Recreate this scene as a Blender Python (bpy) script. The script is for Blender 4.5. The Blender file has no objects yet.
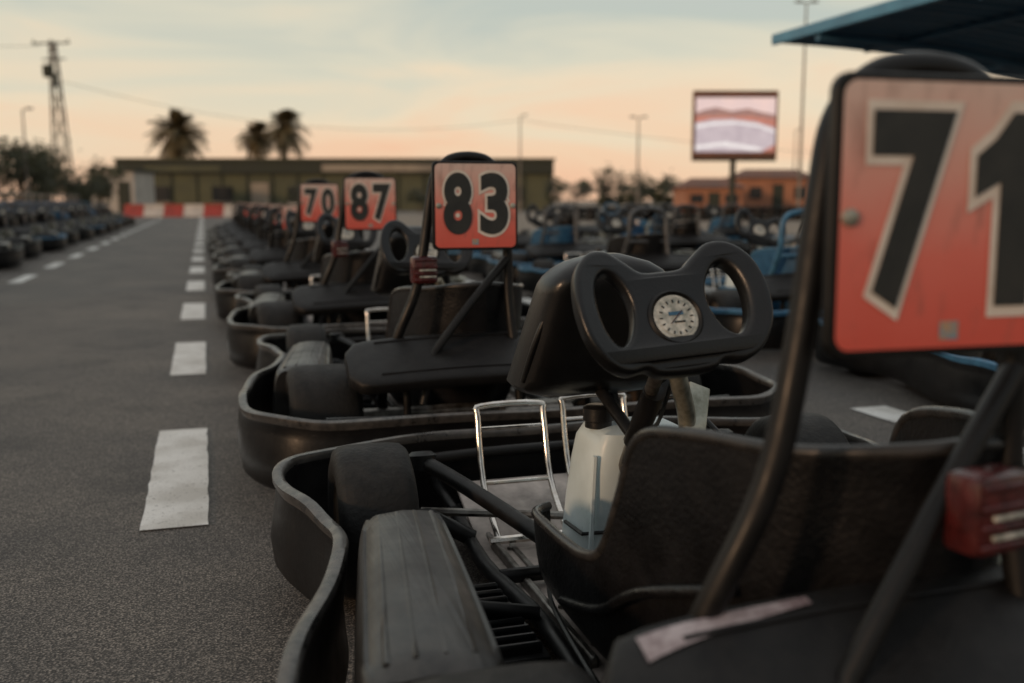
import bpy, bmesh, math, random
from mathutils import Vector, Matrix, Euler
random.seed(7)
scene = bpy.context.scene
COL = scene.collection
TH = math.radians(17.07)
CAMH = 0.8
def at(X, D, z=0.0):
    return Vector((X*math.cos(TH)+D*math.sin(TH), D*math.cos(TH)-X*math.sin(TH), z))

# ------------------------------------------------------------------ materials
def new_mat(name):
    m = bpy.data.materials.new(name); m.use_nodes = True
    return m, m.node_tree, m.node_tree.nodes['Principled BSDF']
def pmat(name, c1, c2=None, rough=0.5, metal=0.0, nscale=8.0, rvar=0.12, bump=0.0, bscale=60.0,
         dust=0.0, dustcol=(0.12,0.11,0.10), spec=0.5, detail=4.0, scratch=0.0):
    m, nt, b = new_mat(name)
    if c2 is None: c2 = tuple(x*0.6 for x in c1)
    tc = nt.nodes.new('ShaderNodeTexCoord')
    n = nt.nodes.new('ShaderNodeTexNoise'); n.inputs['Scale'].default_value = nscale
    n.inputs['Detail'].default_value = detail; n.inputs['Roughness'].default_value = 0.65
    nt.links.new(tc.outputs['Object'], n.inputs['Vector'])
    r = nt.nodes.new('ShaderNodeValToRGB')
    r.color_ramp.elements[0].position = 0.35; r.color_ramp.elements[1].position = 0.65
    r.color_ramp.elements[0].color = (*c2, 1); r.color_ramp.elements[1].color = (*c1, 1)
    nt.links.new(n.outputs['Fac'], r.inputs['Fac'])
    out = r.outputs['Color']
    mr = nt.nodes.new('ShaderNodeMapRange')
    mr.inputs['From Min'].default_value = 0.3; mr.inputs['From Max'].default_value = 0.7
    mr.inputs['To Min'].default_value = max(0.03, rough-rvar); mr.inputs['To Max'].default_value = min(1, rough+rvar)
    nt.links.new(n.outputs['Fac'], mr.inputs['Value'])
    nt.links.new(mr.outputs['Result'], b.inputs['Roughness'])
    if dust > 0:
        g = nt.nodes.new('ShaderNodeNewGeometry'); s = nt.nodes.new('ShaderNodeSeparateXYZ')
        nt.links.new(g.outputs['Normal'], s.inputs[0])
        d1 = nt.nodes.new('ShaderNodeMapRange'); d1.inputs['From Min'].default_value = 0.3
        d1.inputs['From Max'].default_value = 1.0; d1.inputs['To Max'].default_value = dust
        d1.inputs['To Min'].default_value = dust*0.06
        nt.links.new(s.outputs['Z'], d1.inputs['Value'])
        n3 = nt.nodes.new('ShaderNodeTexNoise'); n3.inputs['Scale'].default_value = 26
        n3.inputs['Detail'].default_value = 4; n3.inputs['Roughness'].default_value = 0.75
        nt.links.new(tc.outputs['Object'], n3.inputs['Vector'])
        d2 = nt.nodes.new('ShaderNodeMapRange'); d2.inputs['From Min'].default_value = 0.38
        d2.inputs['From Max'].default_value = 0.62
        nt.links.new(n3.outputs['Fac'], d2.inputs['Value'])
        mu = nt.nodes.new('ShaderNodeMath'); mu.operation = 'MULTIPLY'
        nt.links.new(d1.outputs['Result'], mu.inputs[0]); nt.links.new(d2.outputs['Result'], mu.inputs[1])
        mx = nt.nodes.new('ShaderNodeMixRGB'); mx.inputs['Color2'].default_value = (*dustcol, 1)
        nt.links.new(mu.outputs[0], mx.inputs['Fac']); nt.links.new(out, mx.inputs['Color1'])
        out = mx.outputs['Color']
    if scratch > 0:
        n5 = nt.nodes.new('ShaderNodeTexNoise'); n5.inputs['Scale'].default_value = 18; n5.inputs['Detail'].default_value = 5; n5.inputs['Roughness'].default_value=.8
        mp5 = nt.nodes.new('ShaderNodeMapping'); mp5.inputs['Scale'].default_value = (1,1,9); nt.links.new(tc.outputs['Object'], mp5.inputs[0]); nt.links.new(mp5.outputs[0], n5.inputs['Vector'])
        d5 = nt.nodes.new('ShaderNodeMapRange'); d5.inputs['From Min'].default_value = 0.60; d5.inputs['From Max'].default_value = 0.72; d5.inputs['To Max'].default_value = scratch
        nt.links.new(n5.outputs['Fac'], d5.inputs['Value'])
        mx5 = nt.nodes.new('ShaderNodeMixRGB'); mx5.inputs['Color2'].default_value = (.10,.095,.09,1)
        nt.links.new(d5.outputs['Result'], mx5.inputs['Fac']); nt.links.new(out, mx5.inputs['Color1']); out = mx5.outputs['Color']
    nt.links.new(out, b.inputs['Base Color'])
    b.inputs['Metallic'].default_value = metal
    b.inputs['Specular IOR Level'].default_value = spec
    if bump > 0:
        n4 = nt.nodes.new('ShaderNodeTexNoise'); n4.inputs['Scale'].default_value = bscale
        n4.inputs['Detail'].default_value = 2
        nt.links.new(tc.outputs['Object'], n4.inputs['Vector'])
        bp = nt.nodes.new('ShaderNodeBump'); bp.inputs['Strength'].default_value = bump
        bp.inputs['Distance'].default_value = 0.003
        nt.links.new(n4.outputs['Fac'], bp.inputs['Height']); nt.links.new(bp.outputs['Normal'], b.inputs['Normal'])
    return m

M = {}
M['plastic'] = pmat('black_plastic', (0.008,0.0085,0.0095), (0.005,0.0055,0.006), rough=0.33, rvar=.06, bump=0.12, bscale=220, dust=0.08)
M['bumper'] = pmat('bumper_plastic', (0.0075,0.0075,0.008), (0.005,0.005,0.0055), rough=0.40, bump=0.15, bscale=60, spec=.26, scratch=.3)
M['lip'] = pmat('bumper_lip', (0.058,0.055,0.052), (0.018,0.018,0.018), rough=0.34, nscale=30, dust=0.5, dustcol=(0.20,0.18,0.16))
M['lipblue'] = pmat('bumper_lip_blue', (0.05,0.18,0.32), (0.03,0.10,0.19), rough=0.45, nscale=20)
M['tyre'] = pmat('tyre_rubber', (0.013,0.0125,0.012), (0.007,0.007,0.007), rough=0.62, bump=0.5, bscale=120, dust=0.16, spec=.3)
M['tube'] = pmat('black_painted_tube', (0.008,0.008,0.0085), (0.005,0.005,0.005), rough=0.42, nscale=20, spec=.32)
M['tubeblue'] = pmat('blue_painted_tube', (0.05,0.17,0.30), (0.03,0.09,0.16), rough=0.4, nscale=20)
M['tubegrey'] = pmat('grey_painted_tube', (0.10,0.11,0.12), (0.05,0.055,0.06), rough=0.4, nscale=20)
M['chrome'] = pmat('chrome', (0.85,0.82,0.78), (0.60,0.54,0.48), rough=0.2, metal=1.0, nscale=40)
M['steel'] = pmat('worn_steel', (0.30,0.29,0.27), (0.10,0.09,0.08), rough=0.42, metal=0.9, nscale=30)
M['alu'] = pmat('cast_aluminium', (0.50,0.50,0.43), (0.22,0.22,0.17), rough=0.42, metal=0.6, nscale=30, bump=0.2)
M['hub'] = pmat('wheel_hub', (0.16,0.11,0.07), (0.06,0.045,0.035), rough=0.5, metal=0.6, nscale=20)
M['tank'] = pmat('fuel_tank_plastic', (0.66,0.77,0.80), (0.54,0.63,0.64), rough=0.36, nscale=6)
M['floor'] = pmat('floor_pan_metal', (0.62,0.54,0.49), (0.20,0.17,0.15), rough=0.5, metal=0.0, nscale=7, bump=0.3, bscale=40)
M['seat'] = pmat('seat_shell', (0.009,0.009,0.010), (0.006,0.006,0.0065), rough=0.36, nscale=14, spec=.35)
M['seatblue'] = pmat('seat_shell_blue', (0.03,0.12,0.24), (0.02,0.07,0.14), rough=0.4, nscale=14)
M['cover'] = pmat('engine_cover_plastic', (0.008,0.008,0.009), (0.005,0.005,0.005), rough=0.5, nscale=6, bump=0.2, bscale=140, dust=0.06, spec=.3)
M['seatbrown'] = pmat('seat_edge', (0.040,0.038,0.037), (0.018,0.018,0.018), rough=0.30, nscale=30)
M['red'] = pmat('red_reflector', (0.10,0.016,0.016), (0.035,0.009,0.009), rough=0.25, nscale=40)
M['digit'] = pmat('digit_black', (0.017,0.020,0.020), (0.030,0.032,0.030), rough=0.5, nscale=16)
M['digitwhite'] = pmat('digit_white', (0.78,0.74,0.68), (0.64,0.57,0.50), rough=0.5, nscale=16)
M['badge'] = pmat('badge', (0.70,0.70,0.64), (0.26,0.28,0.25), rough=0.4, nscale=60, detail=3)
M['sticker'] = pmat('sticker', (0.46,0.41,0.43), (0.12,0.07,0.075), rough=0.4, nscale=30)
M['stickerblue'] = pmat('sticker_blue', (0.12,0.30,0.42), (0.5,0.3,0.15), rough=0.4, nscale=60)

nt = M['seat'].node_tree; b = nt.nodes['Principled BSDF']
tc = nt.nodes.new('ShaderNodeTexCoord'); v = nt.nodes.new('ShaderNodeTexVoronoi'); v.inputs['Scale'].default_value = 150
nt.links.new(tc.outputs['Object'], v.inputs['Vector'])
bp = nt.nodes.new('ShaderNodeBump'); bp.inputs['Strength'].default_value = 0.4; bp.inputs['Distance'].default_value = 0.002
nt.links.new(v.outputs['Distance'], bp.inputs['Height']); nt.links.new(bp.outputs['Normal'], b.inputs['Normal'])
M['pod'] = pmat('side_pod_plastic', (0.020,0.0195,0.019), (0.011,0.011,0.011), rough=0.38, nscale=7, dust=0.40, dustcol=(0.080,0.074,0.068))
nt = M['pod'].node_tree; b = nt.nodes['Principled BSDF']
tc = nt.nodes.new('ShaderNodeTexCoord'); v = nt.nodes.new('ShaderNodeTexNoise'); mp = nt.nodes.new('ShaderNodeMapping')
mp.inputs['Scale'].default_value = (150, 1.2, 4)
mp.inputs['Rotation'].default_value = (0, 0, math.radians(8))
v.inputs['Scale'].default_value = 1.0; v.inputs['Detail'].default_value = 2
nt.links.new(tc.outputs['Object'], mp.inputs[0]); nt.links.new(mp.outputs[0], v.inputs['Vector'])
bp = nt.nodes.new('ShaderNodeBump'); bp.inputs['Strength'].default_value = 0.4; bp.inputs['Distance'].default_value = 0.003
nt.links.new(v.outputs['Fac'], bp.inputs['Height']); nt.links.new(bp.outputs['Normal'], b.inputs['Normal'])
# plate
m, nt, b = new_mat('number_plate_print'); M['plate'] = m
tc = nt.nodes.new('ShaderNodeTexCoord'); s = nt.nodes.new('ShaderNodeSeparateXYZ'); nt.links.new(tc.outputs['Object'], s.inputs[0])
n = nt.nodes.new('ShaderNodeTexNoise'); n.inputs['Scale'].default_value = 14; n.inputs['Detail'].default_value = 6
nt.links.new(tc.outputs['Object'], n.inputs['Vector'])
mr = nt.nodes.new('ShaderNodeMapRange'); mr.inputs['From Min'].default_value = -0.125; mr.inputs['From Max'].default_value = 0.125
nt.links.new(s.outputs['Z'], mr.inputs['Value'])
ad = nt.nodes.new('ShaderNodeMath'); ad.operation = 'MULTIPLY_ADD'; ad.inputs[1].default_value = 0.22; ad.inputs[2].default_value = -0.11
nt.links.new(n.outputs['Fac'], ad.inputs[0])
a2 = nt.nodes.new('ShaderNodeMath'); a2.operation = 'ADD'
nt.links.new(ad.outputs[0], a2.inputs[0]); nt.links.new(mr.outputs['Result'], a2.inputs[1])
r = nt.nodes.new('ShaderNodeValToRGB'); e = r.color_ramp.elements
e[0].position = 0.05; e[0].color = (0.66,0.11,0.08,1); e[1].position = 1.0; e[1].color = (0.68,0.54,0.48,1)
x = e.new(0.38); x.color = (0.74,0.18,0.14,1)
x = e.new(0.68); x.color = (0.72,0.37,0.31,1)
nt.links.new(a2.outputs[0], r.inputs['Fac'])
n2 = nt.nodes.new('ShaderNodeTexNoise'); n2.inputs['Scale'].default_value = 55; n2.inputs['Detail'].default_value = 5
mp = nt.nodes.new('ShaderNodeMapping'); mp.inputs['Scale'].default_value=(1,1,.35); nt.links.new(tc.outputs['Object'], mp.inputs[0]); nt.links.new(mp.outputs[0], n2.inputs['Vector'])
m2 = nt.nodes.new('ShaderNodeMapRange'); m2.inputs['From Min'].default_value=.54; m2.inputs['From Max'].default_value=.72; m2.inputs['To Max'].default_value=.4
nt.links.new(n2.outputs['Fac'], m2.inputs['Value'])
mx = nt.nodes.new('ShaderNodeMixRGB'); mx.inputs['Color2'].default_value=(.20,.10,.08,1)
nt.links.new(m2.outputs['Result'], mx.inputs['Fac']); nt.links.new(r.outputs['Color'], mx.inputs['Color1'])
nt.links.new(mx.outputs['Color'], b.inputs['Base Color'])
b.inputs['Roughness'].default_value = 0.38

# ------------------------------------------------------------------ geometry helpers
def catmull(pts, n=6, closed=False):
    P = [Vector(p) for p in pts]; L = len(P); out = []
    rng = range(L) if closed else range(L-1)
    for i in rng:
        if closed: p0,p1,p2,p3 = P[(i-1)%L],P[i],P[(i+1)%L],P[(i+2)%L]
        else: p0,p1,p2,p3 = P[max(i-1,0)],P[i],P[i+1],P[min(i+2,L-1)]
        for k in range(n):
            t = k/n
            out.append(0.5*((2*p1)+(p2-p0)*t+(2*p0-5*p1+4*p2-p3)*t*t+(3*p1-p0-3*p2+p3)*t**3))
    if not closed: out.append(P[-1].copy())
    return out

class B:
    def __init__(s): s.v=[]; s.f=[]; s.m=[]; s.mats=[]
    def mi(s, mat):
        if mat not in s.mats: s.mats.append(mat)
        return s.mats.index(mat)
    def add(s, vs, fs, mat):
        o=len(s.v); k=s.mi(mat)
        s.v += [Vector(v) for v in vs]
        for f in fs: s.f.append([i+o for i in f]); s.m.append(k)
    def loft(s, secs, mat, closed=False, caps=True, ring=True):
        n=len(secs[0]); vs=[p for c in secs for p in c]; fs=[]
        L=len(secs)
        for i in range(L if closed else L-1):
            for j in range(n if ring else n-1):
                a=i*n+j; b_=i*n+(j+1)%n; c=((i+1)%L)*n+(j+1)%n; d=((i+1)%L)*n+j
                fs.append([a,b_,c,d])
        if caps and not closed and ring:
            fs.append(list(range(n))[::-1]); fs.append([(L-1)*n+j for j in range(n)])
        s.add(vs, fs, mat)
    def tube(s, pts, r, mat, seg=10, smooth=0, closed=False):
        P=[Vector(p) for p in pts]
        if smooth: P=catmull(P, smooth, closed)
        L=len(P); secs=[]; N=None
        for i in range(L):
            if closed: t=P[(i+1)%L]-P[i-1]
            else: t=P[min(i+1,L-1)]-P[max(i-1,0)]
            t.normalize()
            if N is None:
                N=t.orthogonal().normalized()
            else:
                N=(N-t*N.dot(t)).normalized()
            Bn=t.cross(N)
            rr = r[i] if isinstance(r,(list,tuple)) else r
            secs.append([P[i]+(N*math.cos(a)+Bn*math.sin(a))*rr for a in [2*math.pi*k/seg for k in range(seg)]])
        s.loft(secs, mat, closed=closed)
    def box(s, c, size, mat, bevel=0.0, rot=None, segs=2, taper=None):
        bm=bmesh.new(); bmesh.ops.create_cube(bm, size=1.0)
        for v in bm.verts:
            v.co=Vector((v.co.x*size[0], v.co.y*size[1], v.co.z*size[2]))
            if taper and v.co.z>0: v.co.x*=taper[0]; v.co.y*=taper[1]
        if bevel>0: bmesh.ops.bevel(bm, geom=bm.edges[:], offset=bevel, segments=segs, affect='EDGES', profile=0.5)
        R = rot.to_matrix() if rot is not None and hasattr(rot,'to_matrix') else Matrix.Identity(3)
        bm.verts.index_update()
        s.add([R@v.co+Vector(c) for v in bm.verts], [[v.index for v in f.verts] for f in bm.faces], mat); bm.free()
    def lathe(s, prof, c, axis, mat, seg=28):
        ax=Vector(axis).normalized(); N=ax.orthogonal().normalized(); Bn=ax.cross(N); c=Vector(c)
        secs=[[c+ax*a+(N*math.cos(t)+Bn*math.sin(t))*max(r,1e-4) for t in [2*math.pi*k/seg for k in range(seg)]] for a,r in prof]
        s.loft(secs, mat)
    def mesh(s, name, smooth=40):
        me=bpy.data.meshes.new(name); me.from_pydata(s.v,[],s.f)
        for mt in s.mats: me.materials.append(M[mt] if isinstance(mt,str) else mt)
        me.polygons.foreach_set('material_index', s.m)
        bm=bmesh.new(); bm.from_mesh(me); bmesh.ops.recalc_face_normals(bm, faces=bm.faces); bm.to_mesh(me); bm.free()
        if smooth:
            me.polygons.foreach_set('use_smooth',[True]*len(me.polygons))
            me.set_sharp_from_angle(angle=math.radians(smooth))
        me.update(); return me
    def obj(s, name, loc=(0,0,0), parent=None, smooth=40):
        return mkobj(name, s.mesh(name, smooth), loc, parent)
def mkobj(name, me, loc=(0,0,0), parent=None, rot=None):
    o=bpy.data.objects.new(name, me); COL.objects.link(o); o.location=loc
    if rot: o.rotation_euler=rot
    if parent: o.parent=parent
    return o
def empty(name, loc=(0,0,0), rz=0):
    o=bpy.data.objects.new(name,None); COL.objects.link(o); o.location=loc; o.rotation_euler=(0,0,rz); o.empty_display_size=0.2
    return o
def E(x,y,z): return Euler((math.radians(x),math.radians(y),math.radians(z)))

# ------------------------------------------------------------------ kart part meshes
def sup(w,h,n=28,p=0.45):
    out=[]
    for k in range(n):
        a=2*math.pi*k/n; c=math.cos(a); s_=math.sin(a)
        out.append((w*math.copysign(abs(c)**p,c), h*math.copysign(abs(s_)**p,s_)))
    return out

K={}
# bumper ring
b=B()
left=[(-.45,-.30),(-.64,-.25),(-.735,-.09),(-.755,.10),(-.74,.28),(-.70,.48),(-.635,.70),(-.60,.88),(-.62,1.02),(-.665,1.18),(-.665,1.33),(-.57,1.46),(-.32,1.53)]
right=[(-x*1.0+(0.10 if y<0.6 else (0.05 if y<0.9 else 0)),y) for x,y in left]
outl=[(0,-.31)]+left+[(0,1.55)]+right[::-1]
path=catmull([(x,y,0) for x,y in outl],5,True)
prof=[(0,.045),(.014,.06),(.020,.12),(.014,.19),(.009,.220),(.016,.232),(.015,.241),(.004,.246),(-.006,.244),(-.010,.236),(-.008,.226),(-.006,.20),(-.002,.12),(-.008,.05)]
nP=len(prof); L=len(path); secs=[]
for i in range(L):
    t=(path[(i+1)%L]-path[i-1]).normalized(); nn=Vector((-t.y,t.x,0))
    if nn.dot(path[i]-Vector((0,.6,0)))<0: nn=-nn
    wob=0.004*math.sin(i*0.7)
    secs.append([path[i]+nn*(o+.003*math.sin(i*.45+z*30))+Vector((0,0,z+ (wob if z>.1 else 0))) for o,z in prof])
vs=[p for c in secs for p in c]
f1=[];f2=[]
for i in range(L):
    for j in range(nP):
        f=[i*nP+j,i*nP+(j+1)%nP,((i+1)%L)*nP+(j+1)%nP,((i+1)%L)*nP+j]
        (f2 if 4<=j<=9 else f1).append(f)
b.add(vs,f1,'bumper')
k=b.mi('lip')
for f in f2: b.f.append(f); b.m.append(k)
K['bumper_ring']=b.mesh('bumper_ring',50)

# chassis
b=B()
b.tube([(-.30,-.12,.09),(-.30,.3,.08),(-.27,.75,.08),(-.30,1.05,.09),(-.28,1.38,.10)],.016,'tube',smooth=4)
b.tube([(.34,-.12,.09),(.34,.3,.08),(.28,.75,.08),(.30,1.05,.09),(.28,1.38,.10)],.016,'tube',smooth=4)
for y,w,z in [(-.1,.36,.09),(.42,.32,.08),(.98,.29,.09),(1.38,.28,.10)]:
    b.tube([(-w,y,z),(w,y,z)],.015,'tube')
b.tube([(-.60,.15,.155),(.60,.15,.155)],.020,'steel',seg=12)
for sx in (-1,1):
    b.tube([(sx*.29,1.18,.10),(sx*.38,1.20,.15),(sx*.46,1.20,.15)],.018,'tube',seg=10)
    b.tube([(sx*.365,1.33,.235),(sx*.30,1.18,.21),(sx*.20,.86,.17),(sx*.17,.76,.15)],.017,'tube',smooth=3)
    b.lathe([(-.02,.0),(-.02,.030),(.012,.033),(.02,.022),(.02,0)],(sx*.365,1.33,.235),(0,.2,1),'tube',16)
    b.tube([(sx*.38,1.27,.14),(sx*.05,1.10,.15)],.009,'steel',seg=8)
    b.tube([(sx*.28,.35,.10),(sx*.5,.38,.13),(sx*.62,.45,.14)],.013,'tube')
    b.tube([(sx*.28,.78,.10),(sx*.46,.80,.13),(sx*.56,.80,.14)],.013,'tube')
    b.tube([(sx*.28,1.36,.10),(sx*.30,1.46,.13),(sx*.30,1.50,.14)],.013,'tube')
    b.tube([(sx*.30,-.1,.1),(sx*.33,-.2,.14),(sx*.33,-.27,.15)],.014,'tube')
b.tube([(-.50,1.46,.19),(-.2,1.49,.20),(.2,1.49,.20),(.50,1.46,.19)],.013,'tube',smooth=4)
b.tube([(-.55,-.22,.22),(-.2,-.25,.22),(.3,-.25,.22),(.62,-.22,.22)],.014,'tube',smooth=4)
K['chassis_frame']=b.mesh('chassis_frame')
# floor
b=B()
b.box((0,1.0,.062),(.54,.86,.012),'floor',bevel=.004)
b.box((-.12,1.30,.105),(.30,.26,.010),'floor',bevel=.004,rot=E(20,0,0))
for sx in (-1,1):
    b.box((sx*.42,.80,.075),(.24,.30,.02),'plastic',bevel=.005)
    for i in range(9):
        b.box((sx*.42,.67+i*.032,.092),(.22,.012,.022),'plastic',bevel=.004,segs=1)
b.box((0,.30,.06),(.6,.5,.01),'tube',bevel=.003)
for i in range(6): b.box((-.2+.08*i,1.1,.071),(.012,.2,.008),'steel',bevel=.002,segs=1)
for x in (-.24,.24):
    b.box((x,1.0,.078),(.014,.76,.022),'steel',bevel=.003,segs=1)
    for i in range(5): b.lathe([(0,.009),(.006,.008),(.007,0)],(x*.86,.70+i*.16,.068),(0,0,1),'steel',8)
K['floor_pan']=b.mesh('floor_pan')
# wheels
def wheel(w,r):
    b=B(); h=w/2
    b.lathe([(-h*.80,r*.50),(-h*.97,r*.62),(-h,r*.80),(-h*.93,r*.92),(-h*.80,r*.975),(-h*.5,r*.995),(0,r),(h*.5,r*.995),(h*.80,r*.975),(h*.93,r*.92),(h,r*.80),(h*.97,r*.62),(h*.80,r*.50)],(0,0,0),(1,0,0),'tyre',40)
    for s in (-1,1):
        b.lathe([(s*h*.86,r*.53),(s*h*.90,r*.50),(s*h*.80,r*.44),(s*h*.45,r*.36),(s*h*.40,r*.22),(s*h*.6,r*.20),(s*h*.62,r*.08),(s*h*.62,0)],(0,0,0),(1,0,0),'hub',30)
        for k in range(3):
            a=k*2.094; b.lathe([(s*h*.42,.009),(s*h*.58,.009),(s*h*.60,.0)],(0,math.cos(a)*r*.29,math.sin(a)*r*.29),(1,0,0),'steel',6)
    return b
K['front_wheel']=wheel(.155,.156).mesh('front_wheel')
K['rear_wheel']=wheel(.21,.158).mesh('rear_wheel')
# side pod
def pod(mir):
    b=B(); secs=[]; N=26
    for i in range(N):
        t=i/(N-1); e=(1-abs(2*t-1)**9)**(1/7.0) if 0<t<1 else 0.55
        e=max(e,.55)
        cx=-.578+.072*t; cy=.24+.58*t; w=.096-.018*t; top=.300+.006*math.sin(t*3.1); bot=.06
        hh=(top-bot)/2
        row=[]
        for px,pz in sup(w*(.75+.25*e),hh*(.80+.20*e),36,.36):
            z=(top+bot)/2+pz
            if pz>0: px*=(1-.10*pz/hh)
            if pz>hh*.9: z-= .014*(px/w)**2
            row.append(((cx+px)*mir,cy,z))
        secs.append(row)
    b.loft(secs,'pod')
    for off in (-.050,-.017,.017,.050):
        b.tube([((-.578+.072*t+off*(1-.15*t))*mir,.27+.52*t,.2985-.012*(off/.09)**2+.006*math.sin(t*3.1)-.003) for t in [k/10 for k in range(11)]],.005,'pod',seg=6)
    return b
K['side_pod_l']=pod(1).mesh('side_pod',60)
K['side_pod_r']=pod(-1).mesh('side_pod',60)
# seat
def seat(mat,edge):
    b=B()
    half=[(-.175,.86,.262),(-.212,.82,.265),(-.222,.73,.270),(-.223,.64,.272),(-.223,.56,.280),(-.222,.495,.310),(-.219,.445,.400),(-.212,.40,.495),(-.196,.28,.527),(-.150,.14,.537),(-.07,.06,.55)]
    rim=half+[(0,.045,.555)]+[(-x,y,z) for x,y,z in half[::-1]]
    rim=catmull(rim,5)
    NV=16; secs=[]
    for p in rim:
        back=max(0,(.35-p.y)/.3)
        E_=Vector((0,min(.80,max(.30,p.y)),.075 if p.y<.6 else .075+.06*(p.y-.6)/.24))
        C_=Vector((p.x*1.0,p.y+.10*back,.045)); C1=Vector((p.x*.97,p.y+.03*back,p.z*.55+.02))
        row=[]
        for k in range(NV+1):
            t=k/NV; row.append((1-t)**3*p+3*(1-t)**2*t*C1+3*(1-t)*t*t*C_+t**3*E_)
        secs.append(row)
    cen=Vector((0,.42,.40))
    inner=[[q+(cen-q).normalized()*.011 for q in row] for row in secs]
    b.loft(secs,mat,ring=False); b.loft(inner,mat,ring=False)
    b.tube([ (a[0]+c[0])/2 for a,c in zip(secs,inner)],.0085,edge,seg=8)
    for sx in (-1,1):
        b.tube([(sx*.216,.66,.17),(sx*.219,.5,.22),(sx*.221,.36,.30),(sx*.18,.20,.36)],.008,mat,smooth=5,seg=8)
        b.lathe([(-.004,.0),(-.004,.016),(.006,.014),(.006,0)],(sx*.216,.42,.20),(1,0,0),'steel',12)
    for k in range(3): b.lathe([(-.003,.0),(-.003,.013),(.005,.011),(.005,0)],(-.08+.08*k,.075,.40-.01*(k!=1)),(0,-1,0),'steel',12)
    return b
K['seat']=seat('seat','seatbrown').mesh('seat',60)
K['seat_blue']=seat('seatblue','tubeblue').mesh('seat_blue',60)
# roll hoop
def hoop(mat,low=False):
    b=B()
    if low:
        w=.15; top=.74; s=top/.935
        b.tube([(-w-.04,.45,.09),(-w-.035,.385,.22),(-w-.012,.20,.45*s),(-w-.004,.13,.58*s),(-w,.09,.70*s),(-w,.08,.84*s),(-w*.78,.08,.91*s),(-w*.35,.08,top-.002),(w*.35,.08,top-.002),(w*.78,.08,.91*s),(w,.08,.84*s),(w,.07,.70*s),(w+.01,.05,.5*s),(w+.04,.01,.25),(w+.05,.0,.1)],.0165,mat,smooth=5,seg=10)
        b.tube([(-w,.075,.5),(w,.065,.5)],.011,mat,seg=8)
        return b
    b.tube([(-.25,.20,.09),(-.25,.13,.25),(-.215,.075,.40),(-.165,.055,.53),(-.137,.055,.66),(-.116,.06,.80),(-.098,.068,.872),(-.064,.07,.912),(-.025,.07,.926),(.025,.07,.926),(.064,.07,.912),(.098,.068,.872),(.112,.06,.80),(.116,.055,.66),(.12,.05,.5),(.14,.01,.25),(.15,.0,.1)],.0150,mat,smooth=6,seg=14)
    w=.114
    b.tube([(w,.05,.63),(-.01,.01,.50),(-w-.01,-.03,.37),(-w-.05,-.05,.22)],.0125,mat,seg=12)
    b.box((-.01,.040,.72),(.17,.012,.03),mat,bevel=.003); b.box((-.01,.040,.85),(.15,.012,.03),mat,bevel=.003)
    for z in (.72,.85):
        for x in (-.08,.06): b.tube([(x,.0,z),(x,.07,z)],.006,'steel',seg=8)
    return b
K['roll_hoop']=hoop('tube').mesh('roll_hoop',60)
K['roll_hoop_grey']=hoop('tubegrey',True).mesh('roll_hoop_grey',60)
K['roll_hoop_blue']=hoop('tubeblue',True).mesh('roll_hoop_blue',60)
K['roll_hoop_dark']=hoop('tube',True).mesh('roll_hoop_dark',60)
# number plate
def rrect(w,h,r,n=6):
    out=[]
    for cx,cy,a0 in ((w-r,h-r,0),(-w+r,h-r,90),(-w+r,-h+r,180),(w-r,-h+r,270)):
        for k in range(n+1):
            a=math.radians(a0+90*k/n); out.append((cx+r*math.cos(a),cy+r*math.sin(a)))
    return out
b=B()
o=[Vector((x,0,z)) for x,z in rrect(.127,.127,.018)]
b.loft([[Vector((p.x*.985,-.004,p.z*.985)) for p in o],[p+Vector((0,-.001,0)) for p in o],[p+Vector((0,.006,0)) for p in o]],'tube')
q=[(x,-.0055,z) for x,z in rrect(.1195,.1195,.014)]
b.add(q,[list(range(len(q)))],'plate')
for x,z in ((-.110,.0),(.110,.0)):
    b.lathe([(0,.0085),(.004,.0075),(.0055,.004),(.0055,0)],(x,-.0055,z),(0,-1,0),'alu',14)
b.add([(-.012,-.0063,-.112),(.008,-.0063,-.112),(.008,-.0063,-.095),(-.012,-.0063,-.095)],[[0,1,2,3]],'stickerblue')
K['plate_board']=b.mesh('plate_board',30)
# digits
def tomesh(cu):
    ob=bpy.data.objects.new('g',cu); COL.objects.link(ob); bpy.context.view_layer.update()
    me=bpy.data.meshes.new_from_object(ob.evaluated_get(bpy.context.evaluated_depsgraph_get()))
    bpy.data.objects.remove(ob); return me
def glyph(ch, offset):
    if ch=='1':
        cu=bpy.data.curves.new('g','CURVE'); cu.dimensions='2D'; cu.fill_mode='BOTH'; cu.extrude=.002; cu.offset=offset
        P=[(.20,0),(.40,0),(.40,.72),(.26,.72),(.14,.62),(.02,.56),(.02,.44),(.20,.50)]
        sp=cu.splines.new('POLY'); sp.points.add(len(P)-1); sp.use_cyclic_u=True
        for k,p in enumerate(P): sp.points[k].co=(p[0],p[1],0,1)
        me=tomesh(cu)
        return me
    cu=bpy.data.curves.new('g','FONT'); cu.body=ch; cu.size=1; cu.offset=offset; cu.extrude=0.002; cu.resolution_u=8
    return tomesh(cu)
GL={}
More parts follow.
